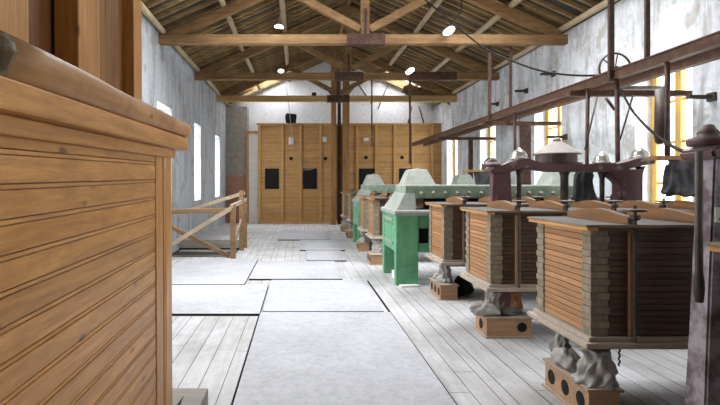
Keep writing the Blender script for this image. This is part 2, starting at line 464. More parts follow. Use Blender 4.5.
# ceiling: boarded underside of the roof, starts where the photo can see it
YR0 = Y0
RL = (19.9, 21.7); RK = (6.2, 10.2)  # openings added in both slopes to brighten the machines and the far end
for sgn, nm in ((-1, 'ceiling'), (1, 'ceiling_slope')):
    m = MB(); y = YR0
    xe = XL-TH-.2 if sgn < 0 else XR+TH+.2
    while y < YB+.3:
        y1 = y+random.choice((.2, .2, .4, .2))
        xs = [XM + (xe-XM)*t for t in (0, .37+random.uniform(-.06, .06), .7+random.uniform(-.06, .06), 1)]
        for xi, (xa, xb) in enumerate(zip(xs[:-1], xs[1:])):
            if xi == 1 and (y1 > RL[0] and y < RL[1] or y1 > RK[0] and y < RK[1]): continue
            m.prism([(xa, roofz(xa)+.17), (xb, roofz(xb)+.17), (xb, roofz(xb)+.2), (xa, roofz(xa)+.2)], y, y1-.008)
        y = y1
    struct(m.build(nm, M['roof']))
    # weathering cover over the boards
    m = MB()
    xq = [XM + (xe-XM)*t for t in (0, .34, .73, 1)]
    for xi in range(3):
        for (ya, yb2) in ((YR0, RK[0]), RK, (RK[1], RL[0]), RL, (RL[1], YB+.4)):
            if xi == 1 and ya in (RL[0], RK[0]): continue
            xa, xb = xq[xi], xq[xi+1]
            m.prism([(xa, roofz(xa)+.2), (xb, roofz(xb)+.2), (xb, roofz(xb)+.24), (xa, roofz(xa)+.24)], ya, yb2)
    struct(m.build('ceiling_cover' if sgn < 0 else 'ceiling_slope_cover', M['under']))

# common rafters
proto = {}
for sgn, side in ((-1, 'left'), (1, 'right')):
    xe = XL+.02 if sgn < 0 else XR-.02
    y = 6.7; first = None
    while y < YB:
        if first is None:
            m = MB(); L = abs(xe-XM)
            m.bar((sgn*.02, 0, .12-SL*.02), (sgn*L, 0, .12-SL*L), .055, .085)
            first = m.build('common_rafter', M['rafter']); first.location = (XM, y, ZRIDGE)
            tag(first, 'brown common rafter running up the %s roof slope' % side, 'rafter', 'common rafters of the %s roof slope' % side)
        else:
            c = first.copy(); COL.objects.link(c); c.location = (XM, y+random.uniform(-.05, .05), ZRIDGE+random.uniform(-.004, .004))
        y += .36
# purlins
PUR = [(-2.92, 'lowest pale purlin along the top of the left wall'), (-1.62, 'middle pale purlin of the left roof slope'), (-.42, 'upper pale purlin of the left roof slope'),
       (3.35, 'upper pale purlin of the right roof slope'), (4.55, 'middle pale purlin of the right roof slope'), (5.66, 'lowest pale purlin along the top of the right wall')]
for px, lab in PUR:
    m = MB(); z = roofz(px)+.01
    pts = [(px+random.uniform(-.02, .02), y, z+random.uniform(-.012, .012)) for y in (YR0, 0, 4, 9, 11.3, 13, 15.2, 17, 19.2, YB)]
    m.tube(pts, .068, 8, wob=.06); tag(m.build('purlin', M['purlin'], smooth=True, origin=(px, YR0, z)), lab, 'purlin')
m = MB(); m.box(XM-.05, XM+.05, YR0, YB, ZRIDGE-.08, ZRIDGE+.1); tag(m.build('ridge_beam', M['beam_x'], origin=(XM, YR0, ZRIDGE)), 'ridge beam along the top of the roof', 'beam')

# trusses
ZT = H+3.0
def truss(y, label, matb=None, full=True, th=.2):
    t = thing('roof_truss', label, 'roof truss', (XM, y, ZT))
    tb = matb or M['beam_x']
    xa, xb = XL-.15-XM, XR+.15-XM
    m = MB(); m.box(xa, xb, -.09, .09, 0, th, .012); m.build('tie_beam', tb, t)
    zr = lambda x: ZRIDGE-SL*abs(x)-ZT-.17
    if full:
        for s in (-1, 1):
            xe = (xa if s < 0 else xb)
            xe2 = s*(abs(xe)-.35)
            m = MB(); m.bar((s*.05, 0, zr(.05)), (xe2, 0, zr(xe2)), .15, .2, bev=.01); m.build('principal_rafter', M['beam_x'], t)
            m = MB(); m.bar((s*.1, 0, th+.12), (s*1.75, 0, zr(1.75)-.05), .13, .16, bev=.008); m.build('strut', M['beam_x'], t)
        m = MB(); m.box(-.09, .09, -.08, .08, th*.9, zr(0), .01); m.build('king_post', M['beam_x'], t)
        m = MB(); m.box(-.4, -.02, -.105, .105, -.012, th+.012); m.box(.02, .42, -.105, .105, -.012, th+.012)
        m.box(-.03, .03, -.11, .11, -.02, .75)
        for k in range(6): m.lathe((-.34+k*.13, -.105, th*.5), [(.02, 0), (.02, -.02), (.008, -.028)], 8, 'y')
        m.build('iron_strap', M['rod'], t)
    return t
truss(6.9, 'nearest roof truss that carries the hanger rods, out above the machines')
truss(11.2, 'nearest brown roof truss in view, across the whole hall')
t2 = truss(15.0, 'second brown roof truss, between the nearest and the far pale beam')
m = MB(); m.box(1.75, 3.1, -.105, .105, -.012, .212); m.build('iron_splice', M['rod'], t2)
truss(19.0, 'farthest roof truss with pale yellow tie beam before the wooden partition', M['pale_x'], th=.22)

# ------------------------------------------------------------------ floor sheets
def sheet(x0, x1, y0, y1, lab, sk=0.0):
    m = MB(); m.prism([(x0, y0), (x1, y0), (x1+sk, y1), (x0+sk, y1)], 0.001, .03, 'z')
    tag(m.build('floor_sheet', M['panel'], origin=(x0, y0, 0)), lab, 'floor sheet')
sheet(-.47, 1.12, 1.0, 6.38, 'largest pale floor sheet in the foreground of the aisle')
sheet(-.45, 1.05, 6.42, 8.52, 'pale floor sheet just beyond the largest one', .0)
sheet(-2.0, -.48, 6.3, 8.08, 'pale floor sheet behind the wooden bin, nearer of two by the left side')
sheet(-2.3, -.86, 8.14, 10.9, 'pale floor sheet in front of the stair railing')
sheet(-.83, .72, 8.62, 10.6, 'square pale floor sheet in the mid aisle right of the railing')
sheet(.16, .98, 10.7, 12.3, 'small pale floor sheet in the aisle beside the brown cabinets')
sheet(.02, 1.1, 12.38, 14.6, 'pale floor sheet in the far aisle beyond the small one')
sheet(-.6, .9, 14.7, 17.4, 'farthest pale floor sheet in the aisle before the partition')

# grey plank step lower left
m = MB(); m.box(-.72, 0, -.34, 0, 0, .25, .006); b_ = thing('plank_step', 'low grey wooden step at the foot of the honey wooden bin', 'step', (-.6, 3.44, 0))
m.build('step_body', M['greywood'], b_)
m = MB(); m.prism([(-.16, -.34), (-.145, -.34), (-.14, -.32), (-.125, -.28), (-.135, -.12), (-.145, -.26), (-.155, -.3)], .2495, .2515, 'z'); m.build('split', M['hole'], b_)

# ------------------------------------------------------------------ wooden bin, left foreground
B = thing('grain_bin', 'large honey coloured wooden bin with boarded side and log rail at left', 'wooden bin', (-.75, 3.07, 0))
B.rotation_euler = (0.017, 0, .008)
m = MB()
z = .02
while z < 1.78:
    m.box(-.03, 0, -3.6, -.34, z, z+.072, .004); m.box(-.03, -.001, -3.6, -.34, z+.074, z+.0865, .004); z += .0895
m.build('boarded_side', M['bin_y'], B)
m = MB(); m.box(-.05, -.009, -3.6, -.1, .0, 1.8); m.build('backing', M['bin_dark'], B)
m = MB(); m.box(-.05, .006, -.345, -.205, 0, 1.8, .008); m.build('corner_board', M['bin_z'], B)
m = MB(); m.box(-.1, .012, -.195, 0, 0, 1.8, .035); m.build('corner_post', M['bin_z'], B)
m = MB()
z = .02
while z < 1.78:
    m.box(-1.3, -.1, -.05, -.02, z, min(z+.082, 1.80), .006); z += .09
m.build('boarded_end', M['bin_y'], B)
m = MB(); m.box(-.7, .075, -3.6, .14, 1.80, 1.875, .008); m.build('cap_board', M['bin_y'], B)
m = MB(); m.box(-.04, .03, -3.6, -.02, 1.75, 1.80, .006); m.build('cornice_strip', M['bin_y'], B)
pts = [(.045, -1.87+i*.195, 1.925+.0025*math.sin(i)) for i in range(11)]+[(.045, .18, 1.925)]
m = MB(); m.tube(pts, [.058-.0012*i for i in range(12)], 14, wob=.03); lo_ = m.build('log_rail', M['log'], B, True)
m = MB(); m.lathe((.045, -1.87, 1.925), [(.056, -.002), (.05, -.006), (.03, -.009), (.004, -.008)], 14, 'y', .06, 3); m.build('cut_end', M['log_end'], lo_)
# upper casing
def up(y0, y1, x0, x1, mat, nm):
    q = MB(); q.box(x0, x1, y0, y1, 1.875, 3.3, .006); q.build(nm, mat, B)
up(-.085, .07, -.27, -.185, M['bin_z'], 'edge_post')
up(-.84, -.60, -.29, -.185, M['bin_z'], 'upper_post')
up(-1.85, -1.24, -.3, -.19, M['bin_z'], 'upper_board')
m = MB()
for i in range(4): m.box(-.27, -.25, -.60+i*.13, -.60+(i+1)*.13-.004, 1.875, 3.3, .003)
m.build('upper_panel', M['bin_mid'], B)
m = MB()
for i in range(4): m.box(-.32, -.30, -1.24+i*.1, -1.24+(i+1)*.1-.001, 1.875, 3.3, .003)
m.build('dark_panel', M['bin_dark'], B)
m = MB(); m.box(-1.3, -.33, -3.6, .06, 1.875, 3.3); m.build('upper_core', M['bin_dark'], B)

# ------------------------------------------------------------------ sifter cabinets
SW, SD, SZ = 2.9, .81, .80
def make_sifter(label, W=SW):
    t = thing('sifter_cabinet', label, 'cabinet', (0, 0, 0), 'slatted wooden sifter cabinets in the machine row')
    m = MB(); n = 17; h = (SZ-.07)/n
    for i in range(n): m.box(0.012, .03, .115, SD-.12, .04+i*h, .04+(i+1)*h-.004, .0035)
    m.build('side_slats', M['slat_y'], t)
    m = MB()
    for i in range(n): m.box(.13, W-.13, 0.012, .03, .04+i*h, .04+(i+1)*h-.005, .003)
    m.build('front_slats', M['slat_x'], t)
    m = MB()
    for i in range(n): m.box(.13, W-.13, SD-.03, SD-.012, .04+i*h, .04+(i+1)*h-.005, .003)
    m.build('rear_slats', M['slat_x'], t)
    m = MB(); m.box(.028, W-.02, .028, SD-.028, .02, SZ-.03); m.build('inner_case', M['slat_x'], t)
    for (x0, x1, y0, y1) in ((0, .13, 0, .115), (0, .13, SD-.12, SD), (W-.13, W, 0, .115), (W-.13, W, SD-.12, SD)):
        m = MB(); k = 15; hh = (SZ-.07)/k
        for i in range(k):
            e = .0 if i % 2 else .006
            m.box(x0+e, x1-e, y0+e, y1-e, .04+i*hh, .04+(i+1)*hh-.003, .0025)
        m.box(x0+.012, x1-.012, y0+.012, y1-.012, .03, SZ-.03)
        m.build('corner_post', M['notch'], t)
    m = MB(); m.box(-.055, W+.055, -.05, SD+.05, -.04, .0, .01); m.box(-.02, W+.02, -.018, SD+.018, 0, .03, .006); m.build('base_board', M['base'], t)
    m = MB(); m.box(.06, W-.06, .06, SD-.06, -.07, -.04); m.build('under_tray', M['slat_x'], t)
    m = MB(); m.box(-.055, W+.055, -.05, SD+.05, SZ-.02, SZ, .005); m.build('lid', M['lid'], t)
    m = MB(); m.box(-.045, .03, -.045, SD+.045, SZ-.042, SZ-.02, .004); m.build('lid_moulding', M['mould'], t)
    m = MB(); m.box(.03, W+.04, -.03, SD+.03, SZ-.04, SZ-.02); m.build('lid_underframe', M['slat_x'], t)
    for i in range(int((W-.2)/.5)):
        xc = .285+.5*i
        m = MB(); m.box(xc-.025, xc+.025, -.012, .014, .03, SZ-.03, .003); m.build('front_strip', M['strip'], t)
        m = MB()
        prof = [(0.0, 0.0), (SD, 0.0), (SD, .05)]
        for j in range(1, 10):
            u = j/10.0; prof.append((SD*(1-u), .05+.042*math.sin(PI*u)**1.6))
        prof.append((0, .05))
        m.prism([(p[0], SZ+p[1]) for p in prof], xc-.028, xc+.028, 'x', .004); m.build('arched_clamp', M['clamp'], t)
        m = MB(); m.tube([(xc, -.03, .0), (xc, -.03, SZ+.13)], .011, 8); r = m.build('clamp_rod', M['iron'], t)
        m = MB()
        m.lathe((xc, -.03, SZ+.085), [(.016, 0), (.07, .004), (.074, .012), (.068, .02), (.018, .022)], 14)
        m.build('hand_wheel', M['iron'], r, True)
        m = MB(); m.lathe((xc, -.03, SZ+.03), [(.026, 0), (.034, .01), (.034, .03), (.02, .036)], 8); m.build('clamp_nut', M['iron'], r)
    return t
ZB = .525
SLAB = ['slatted sifter cabinet cut off by the right edge, nearest of the row',
        'big dark fronted sifter cabinet nearest in full view, right foreground',
        'sifter cabinet second from the front, behind the big dark one',
        'small looking sifter cabinet right beside the green machine, in front of it',
        'sifter cabinet just behind the green machine on its far side',
        'sifter cabinet second behind the nearer green machine, before the far green leg',
        'far sifter cabinet just beyond the far green machine',
        'farthest sifter cabinet, nearest to the wooden partition']
POS = [(1.99, 1.62), (1.99, 3.55), (1.99, 5.41), (1.99, 7.15), (1.50, 10.5), (1.50, 12.1), (1.5, 15.2), (1.5, 17.3)]
s0 = make_sifter(SLAB[0]); s0.location = (POS[0][0], POS[0][1], ZB)
for lab, (px, py) in list(zip(SLAB, POS))[1:]:
    dup(s0, (px, py, ZB), lab)

# spout blocks with round holes
def ring_hole(m, c, r, axis):
    m.lathe(c, [(r, -.002), (r, .003)], 18, axis)
def block(loc, w, d, h, label, holes_side=3, holes_front=0):
    t = thing('spout_block', label, 'wooden block', loc, 'wooden spout blocks under the cabinets')
    m = MB(); m.box(0, w, 0, d, 0, h-.02, .004); m.build('block_body', M['block'], t)
    m = MB(); m.box(-.015, w+.02, -.015, d+.015, h-.02, h, .004); m.build('top_board', M['block'], t)
    m = MB(); m.box(-.02, w+.02, -.02, d+.02, 0, .015, .003); m.build('bottom_board', M['block'], t)
    for i in range(holes_side):
        m = MB(); ring_hole(m, (0, d*(i+.5)/holes_side, h*.5), min(.055, d/holes_side*.33), 'x'); m.build('round_hole', M['hole'], t)
    for i in range(holes_front):
        m = MB(); ring_hole(m, (w*.78, 0, h*.52), .05, 'y'); m.build('round_hole', M['hole'], t)
    return t
BL = [((1.95, 3.5, 0), .21, .62, .22, 3, 0, 'spout block with three round holes under the big dark cabinet'),
      ((1.95, 5.4, 0), .47, .34, .215, 1, 1, 'wide spout block with a round hole in its front, under the second cabinet'),
      ((1.95, 7.17, 0), .235, .55, .21, 3, 0, 'spout block under the cabinet beside the green machine'),
      ((1.42, 10.27, 0), .24, .55, .21, 3, 0, 'spout block under the cabinet just behind the green machine'),
      ((1.42, 12.3, 0), .24, .5, .21, 3, 0, 'spout block under the second cabinet behind the green machine'),
      ((1.42, 15.3, 0), .24, .5, .21, 3, 0, 'spout block beyond the far green machine'),
      ((1.42, 17.4, 0), .24, .5, .21, 3, 0, 'spout block nearest to the wooden partition')]
for loc, w, d, h, hs, hf, lab in BL: block(loc, w, d, h, lab, hs, hf)

# cloth sleeves between cabinets and blocks
def sleeve(loc, h, r, label, lean=(0, 0), mat=None, fold=.13, sag=1.35):
    t = MB(); n = 16; random.seed(int(abs(loc[0]*100+loc[1]*10)))
    prof = []
    for i in range(n+1):
        u = i/n
        rr = r*(sag*(1-u)**1.6 + .95*u) * (1+.12*math.sin(9*u+loc[1]))
        prof.append((rr, u*h))
    t.lathe((0, 0, 0), prof, 56, 'z', fold, 7)
    for v in t.bm.verts:
        u = v.co.z/h
        v.co.x += lean[0]*math.sin(PI*u)+.012*math.sin(30*v.co.z+3*v.co.y*20); v.co.y += lean[1]*math.sin(PI*u)
    o = t.build('cloth_sleeve', mat or M['cloth'], None, True); o.location = loc
    return tag(o, label, 'cloth sleeve', 'cloth sleeves hanging under the cabinets')
def heap(loc, sx, sy, sz, label, mat=None, seed=1):
    random.seed(seed); t = MB()
    bmesh.ops.create_icosphere(t.bm, subdivisions=4, radius=1)
    ph = [random.uniform(0, 6) for _ in range(9)]
    for v in t.bm.verts:
        p = v.co.normalized()
        ang = math.atan2(p.y, p.x)
        k = 1+.13*math.sin(3*ang+ph[0]+2*p.z)+.07*math.sin(7*ang+ph[1]-4*p.z)+.07*math.sin(6*p.z+ph[2]+2*ang)+.03*math.sin(13*p.x+ph[3])*math.sin(11*p.y+ph[4])
        v.co = Vector((p.x*sx*k, p.y*sy*k, (p.z*k+1)*sz if p.z > -.6 else (p.z*.3+.55)*sz))
    zmin = min(v.co.z for v in t.bm.verts)
    for v in t.bm.verts: v.co.z -= zmin
    o = t.build('cloth_heap', mat or M['cloth'], None, True); o.location = loc
    return tag(o, label, 'cloth', 'crumpled cloth on the spout blocks')
hb = ZB-.07
sleeve((2.055, 3.63, .221), hb-.221, .105, 'grey cloth sleeve on the near end of the block under the big dark cabinet', (.03, 0))
heap((2.02, 3.93, .221), .085, .13, .075, 'crumpled grey cloth on the far end of the block under the big dark cabinet', None, 3)
sleeve((2.07, 4.05, .221), hb-.221, .06, 'thin grey cloth sleeve at the far end under the big dark cabinet', (-.03, .02))
heap((1.96, 5.5, .216), .14, .1, .075, 'pale grey cloth hanging over the corner of the wide block', M['cloth'], 5)
sleeve((2.1, 5.58, .216), hb-.216, .075, 'grey cloth sleeve over the left of the wide spout block', (-.03, 0))
heap((2.22, 5.52, .216), .12, .08, .04, 'dark crumpled cloth in the middle of the wide block', M['darkcloth'], 8)
sleeve((2.34, 5.6, .216), hb-.216, .06, 'dusty cloth sleeve over the right of the wide spout block', (0, 0), M['clamp'], .03, 1)
sleeve((2.06, 7.4, .211), hb-.211, .075, 'grey cloth sleeve under the cabinet beside the green machine', (.02, 0))
heap((2.04, 7.55, .211), .09, .1, .06, 'crumpled grey cloth on the block beside the green machine', None, 9)
for i, (y, lab) in enumerate(((10.52, 'grey cloth sleeve under the cabinet just behind the green machine'), (12.52, 'grey cloth sleeve under the second cabinet behind the green machine'), (15.5, 'grey cloth sleeve beyond the far green machine'), (17.6, 'grey cloth sleeve nearest to the partition'))):
    sleeve((1.56, y, .211), hb-.211, .09, lab, (.03, 0))
# dark bag on the floor behind the third block
heap((2.36, 7.5, 0), .13, .12, .15, 'black bag on the floor right of the block beside the green machine', M['black'], 12)
# small chain hook
m = MB()
for i in range(6): m.tube([(0, .0, -.02*i), (.006*(-1)**i, 0, -.02*i-.01), (0, 0, -.02*i-.022)], .006, 6)
o = m.build('hanging_chain', M['iron']); o.location = (2.23, 3.62, hb); tag(o, 'short iron chain hanging under the big dark cabinet', 'chain')

# ------------------------------------------------------------------ green machines
def green_machine(label, loc):
    t = thing('roller_mill', label, 'mill machine', loc, 'green roller mills in the machine row')
    W = 3.3
    for x0, s in ((0, 1), (W, -1)):
        X = lambda u: x0+s*u
        a, b2 = sorted((X(0), X(.355)))
        m = MB(); m.box(a, b2, 0, .16, 0, 1.12, .02); m.build('leg', M['green'], t)
        m = MB(); m.box(a, b2, 1.16, 1.33, 0, 1.12, .02); m.build('leg', M['green'], t)
        a2, b3 = sorted((X(0.012), X(.06)))
        m = MB(); m.box(a2, b3, .155, 1.17, .52, 1.12, .004); m.build('side_plate', M['green'], t)
        a2, b3 = sorted((X(-.006), X(.012)))
        m = MB(); m.box(a2, b3, .3, 1.05, .62, .66); m.box(a2, b3, .3, 1.05, 1.0, 1.04); m.build('trim_strip', M['greygreen'], t)
        for k in range(4):
            m = MB(); m.lathe((X(0), .3+.25*k, .95), [(.016, -.006), (.016, .006), (.006, .012)] if s < 0 else [(.006, -.012), (.016, -.006), (.016, .006)], 8, 'x'); m.build('bolt', M['brass'], t)
        # rounded cap over the stand
        a, b2 = sorted((X(-.03), X(.62)))
        m = MB(); m.box(a, b2, -.04, 1.37, 1.10, 1.19, .035); m.build('stand_cover', M['greygreen'], t)
        # sloping shoulder up to the beam
        def R(x_a, x_b, y_a, y_b, z): 
            p, q = sorted((X(x_a), X(x_b))); return [(p, y_a, z), (q, y_a, z), (q, y_b, z), (p, y_b, z)]
        m = MB(); m.loft([R(.0, .33, .02, 1.3, 1.17), R(.06, .33, .05, 1.22, 1.26), R(.17, .33, .1, 1.08, 1.46), R(.2, .34, .12, 1.02, 1.5)], .012); m.build('shoulder', M['greygreen'], t)
        # front plate with the square opening
        pl = [(.35, .52), (.95, .52), (.95, 1.1), (.35, 1.1)]
        m = MB()
        for (u0, u1, z0, z1) in ((.35, .375, .52, 1.1), (.53, .95, .52, 1.1), (.375, .53, .52, .66), (.375, .53, .9, 1.1)):
            p, q = sorted((X(u0), X(u1))); m.box(p, q, .05, .09, z0, z1)
        m.build('front_plate', M['green'], t)
        p, q = sorted((X(.36), X(.55)))
        m = MB(); m.box(p, q, .12, .14, .62, .94); m.build('opening_back', M['hole'], t)
    m = MB(); m.box(.17, W-.17, .1, .95, 1.37, 1.585, .025); m.build('top_beam', M['palegreen'], t)
    m = MB(); m.box(.62, W-.62, .35, .8, .95, 1.385, .01); m.build('roller_case', M['black'], t)
    for k in range(14):
        m = MB(); m.lathe((.42+.19*k, .1, 1.455), [(.015, -.04), (.027, -.028), (.027, 0)], 10, 'y'); m.build('bolt', M['brass'], t)
    for x0 in (.2, W-.72):
        m = MB()
        def Q(x_a, x_b, y_a, y_b, z): return [(x_a, y_a, z), (x_b, y_a, z), (x_b, y_b, z), (x_a, y_b, z)]
        m.loft([Q(x0, x0+.52, .3, .88, 1.58), Q(x0+.02, x0+.5, .32, .86, 1.62), Q(x0+.1, x0+.4, .42, .76, 1.83), Q(x0+.12, x0+.38, .44, .74, 1.845)], .008)
        hp = m.build('hopper', M['greygreen'], t)
        m = MB(); m.lathe((x0+.26, .55, 1.84), [(.06, 0), (.06, .015), (.02, .03)], 12); m.build('hopper_cap', M['brass'], hp)
    return t
g0 = green_machine('nearer green roller mill with pale hopper on its beam', (1.52, 8.16, 0))
dup(g0, (1.50, 13.15, 0), 'farther green roller mill, mostly hidden by brown cabinets')
# scraps by the green leg
m = MB(); m.box(0, .3, 0, .12, 0, .03, .004); o = m.build('wood_scrap', M['whiteplank']); o.location = (1.58, 8.02, 0); o.rotation_euler = (0, 0, .15); tag(o, 'white wooden scrap in front of the green machine leg', 'scrap')
m = MB(); m.box(0, .14, 0, .22, 0, .12, .004); o = m.build('paper_box', M['whiteplank']); o.location = (1.6, 8.75, 0); tag(o, 'small white box under the green machine', 'box')

# ------------------------------------------------------------------ cast-iron spider frames
FY = 6.6
def fx(px): return (px-CX)*FY/F - 2.42
def fz(py): return H-(py-CY)*FY/F
def spider(label, loc, legm='purple'):
    t = thing('drive_frame', label, 'iron frame', loc, 'cast iron drive frames of the sifters')
    top = [(487, 169), (492, 166.5), (500, 165), (507, 163), (513, 160), (519, 158.7), (526, 159), (531, 161.5), (537, 164), (552, 164.6), (575, 164.6), (602, 163.6), (612, 164), (622, 162.8), (629, 159.5), (636, 157.5), (645, 158), (649, 160)]
    bot = [(649, 164), (636, 165.8), (628, 168), (619, 170.5), (602, 172), (552, 172), (537, 170.5), (530, 167.5), (524, 166.3), (516, 168), (509, 172), (500, 173.2), (488, 173)]
    poly = [(fx(a), fz(b_)) for a, b_ in top+bot]
    m = MB(); m.prism(poly, -.13, .13, 'y', .012); m.build('frame_beam', M['purple'], t)
    # legs, flaring towards the floor
    zt = fz(171)
    m = MB(); m.loft([[(-.06, -.1, 0), (.34, -.1, 0), (.34, .08, 0), (-.06, .08, 0)], [(-.02, -.08, .75), (.28, -.08, .75), (.28, .07, .75), (-.02, .07, .75)], [(.03, -.07, zt), (.24, -.07, zt), (.24, .07, zt), (.03, .07, zt)]], .012); m.build('leg', M[legm], t)
    xr = fx(627)
    m = MB(); m.loft([[(xr-.22, -.16, 0), (xr+.2, -.16, 0), (xr+.2, .16, 0), (xr-.22, .16, 0)], [(xr-.13, -.12, .8), (xr+.13, -.12, .8), (xr+.13, .12, .8), (xr-.13, .12, .8)], [(xr-.14, -.1, zt-.15), (xr+.12, -.1, zt-.15), (xr+.12, .1, zt-.15), (xr-.14, .1, zt-.15)], [(xr-.34, -.1, zt+.02), (xr+.14, -.1, zt+.02), (xr+.14, .1, zt+.02), (xr-.34, .1, zt+.02)]], .012); m.build('leg', M['purple'], t)
    for k, (px, py, r) in enumerate(((519, 159, .10), (602, 163, .095), (640, 158, .10))):
        c = (fx(px), 0, fz(py)-.005)
        m = MB(); m.lathe(c, [(r*1.15, 0), (r*1.18, .02), (r, .025), (r*.98, .06), (r*.75, .1), (r*.42, .125), (r*.2, .135), (r*.16, .15), (r*.02, .155)], 20); m.build('dome_cap', M['steel'], t, True)
        m = MB(); m.tube([(c[0], 0, c[2]-.1), (c[0], 0, c[2]-.2), (c[0], 0, .9)], [.055, .03, .024], 10); m.build('drop_rod', M['iron'], t, True)
    c = (.03, -.02, fz(167))
    m = MB(); m.lathe(c, [(.1, 0), (.106, .02), (.1, .045), (.05, .056), (.056, .075), (.036, .1), (.028, .12), (.01, .125)], 16); m.build('bell_nut', M['purple'], t, True)
    c = (fx(564.5), .2, fz(163.5))
    m = MB(); m.lathe(c, [(.31, -.02), (.31, .015), (.26, .016), (.26, .125), (.24, .13)], 28); pc = m.build('pulley_casing', M['pulley'], t)
    m = MB(); m.lathe(c, [(.295, .122), (.298, .135), (.075, .285), (.05, .295), (.052, .32), (.03, .345), (.005, .35)], 28); m.build('cone_cover', M['cone'], pc)
    m = MB(); m.tube([(c[0], 0, c[2]-.1), (c[0], 0, c[2]-.16), (c[0], 0, 1.0)], [.07, .05, .045], 10); m.build('drive_shaft', M['iron'], t, True)
    return t
spider('oxblood iron drive frame with domed caps and cone cover, behind the second cabinet', (2.42, FY, 0))
fA = spider('iron drive frame at the right edge with paint flaking off its leg', (2.30, 2.98, 0), 'flaky')
m = MB(); m.box(.02, .12, -.082, -.077, 1.385, 1.47, .002); pl = m.build('maker_plate', M['plate'], fA); pl['label'] = 'white maker plate'
m = MB(); m.lathe((.065, -.083, 1.44), [(.016, -.001), (.016, .001)], 14, 'y'); m.box(.04, .1, -.084, -.081, 1.4, 1.41); m.build('plate_mark', M['plate_mark'], pl)
# slim drop shaft with rounded end in front of the near leg
m = MB(); m.tube([(0, 0, .95), (0, 0, 1.0), (0, 0, 1.06), (0, 0, 1.12), (0, 0, 1.78)], [.02, .026, .026, .019, .019], 10)
o = m.build('slim_shaft', M['iron'], None, True); o.location = (2.20, 2.86, 0); tag(o, 'slim dark iron shaft hanging before the flaking frame leg', 'shaft')
# cloth bags by the frames
def bag(loc, sx, sy, h, label, mat, seed):
    random.seed(seed); t = MB(); prof = [(.5, .06*h), (1.08, 0), (1.12, .08*h), (1.0, .25*h), (.86, .5*h), (.78, .72*h), (.82, .85*h), (.7, .92*h), (.74, h), (.3, h)]
    t.lathe((0, 0, 0), prof, 48, 'z', .13, 5, (sx, sy))
    for v in t.bm.verts: v.co.z += .05*h*math.sin(v.co.x/sx*5)*(1-v.co.z/h); v.co.x += .1*sx*math.sin(v.co.z/h*7)
    o = t.build('cloth_bag', mat, None, True); o.location = loc
    return tag(o, label, 'cloth bag')
bag((3.83, 7.0, 1.34), .14, .1, .44, 'dark grey cloth bag hanging behind the iron drive frame', M['darkcloth'], 4)
bag((4.38, 5.93, 1.47), .2, .12, .4, 'dark cloth bag hanging under the small wooden shelf by the near window', M['darkcloth'], 6)
bag((4.66, 5.93, 1.56), .08, .08, .31, 'pale round bag beside the dark cloth bag at the right', M['palecloth'], 7)
m = MB(); m.box(-.22, .5, -.08, .08, 0, .05, .006); o = m.build('wooden_shelf', M['post']); o.location = (4.25, 5.93, 1.87); tag(o, 'small wooden board hung on a rod before the near window', 'board')

# ------------------------------------------------------------------ overhead rails, hangers and cross bars
def ibeam(x, y0, y1, z0, w, h, nm, lab):
    t = .016
    m = MB(); m.box(x-w/2, x+w/2, y0, y1, z0, z0+t); m.box(x-w/2, x+w/2, y0, y1, z0+h-t, z0+h); m.box(x-.012, x+.012, y0, y1, z0+t, z0+h-t)
    m.box(x-w*.3, x+w*.3, y0, y1, z0+t, z0+h-t)
    tag(m.build(nm, M['rust'], origin=(x, y0, z0)), lab, 'steel beam')
ZRAIL = H+1.385
ibeam(4.2, 3.2, 19.2, ZRAIL, .1, .13, 'overhead_rail', 'long brown overhead rail running the length of the machine row')
ibeam(4.62, 3.2, 19.2, ZRAIL, .1, .13, 'overhead_rail', 'second overhead rail, hidden close behind the first nearer the windows')
def hanger(x, y, z1, r, lab, z0=ZRAIL-.02):
    m = MB(); m.box(-r, r, -r*.7, r*.7, 0, z1-z0, .004); m.box(-r*1.5, r*1.5, -r*1.3, r*1.3, -.01, .02)
    o = m.build('hanger_rod', M['rod']); o.location = (x, y, z0); tag(o, lab, 'hanger rod', 'rods hanging the rails from the trusses')
hanger(4.14, 6.9, ZT, .034, 'thickest dark hanger rod, in front of the spoked wheel')
hanger(4.62, 6.9, ZT, .03, 'dark hanger rod just right of the thickest one', ZRAIL+.13)
hanger(4.14, 11.3, ZT, .034, 'left one of the hanger rods under the nearest truss', ZRAIL)
hanger(4.60, 11.3, ZT, .03, 'right one of the hanger rods under the nearest truss', ZRAIL+.13)
hanger(3.2, 15.0, ZT, .028, 'hanger rod under the second truss left of the rail', 2.2)
hanger(2.1, 15.0, ZT, .02, 'thin hanger rod from the splice of the second truss', 2.7)
for (y, x0, x1, lab) in ((7.72, 4.0, 6.0, 'dark cross bar under the rails at the nearest window'), (11.55, 4.1, 5.85, 'dark cross bar under the rails at the middle window'), (15.35, 4.1, 5.8, 'dark cross bar under the rails at the far window')):
    m = MB(); m.box(x0, x1, -.05, .05, -.085, 0, .004); o = m.build('cross_bar', M['rust']); o.location = (0, y, ZRAIL); tag(o, lab, 'steel beam')
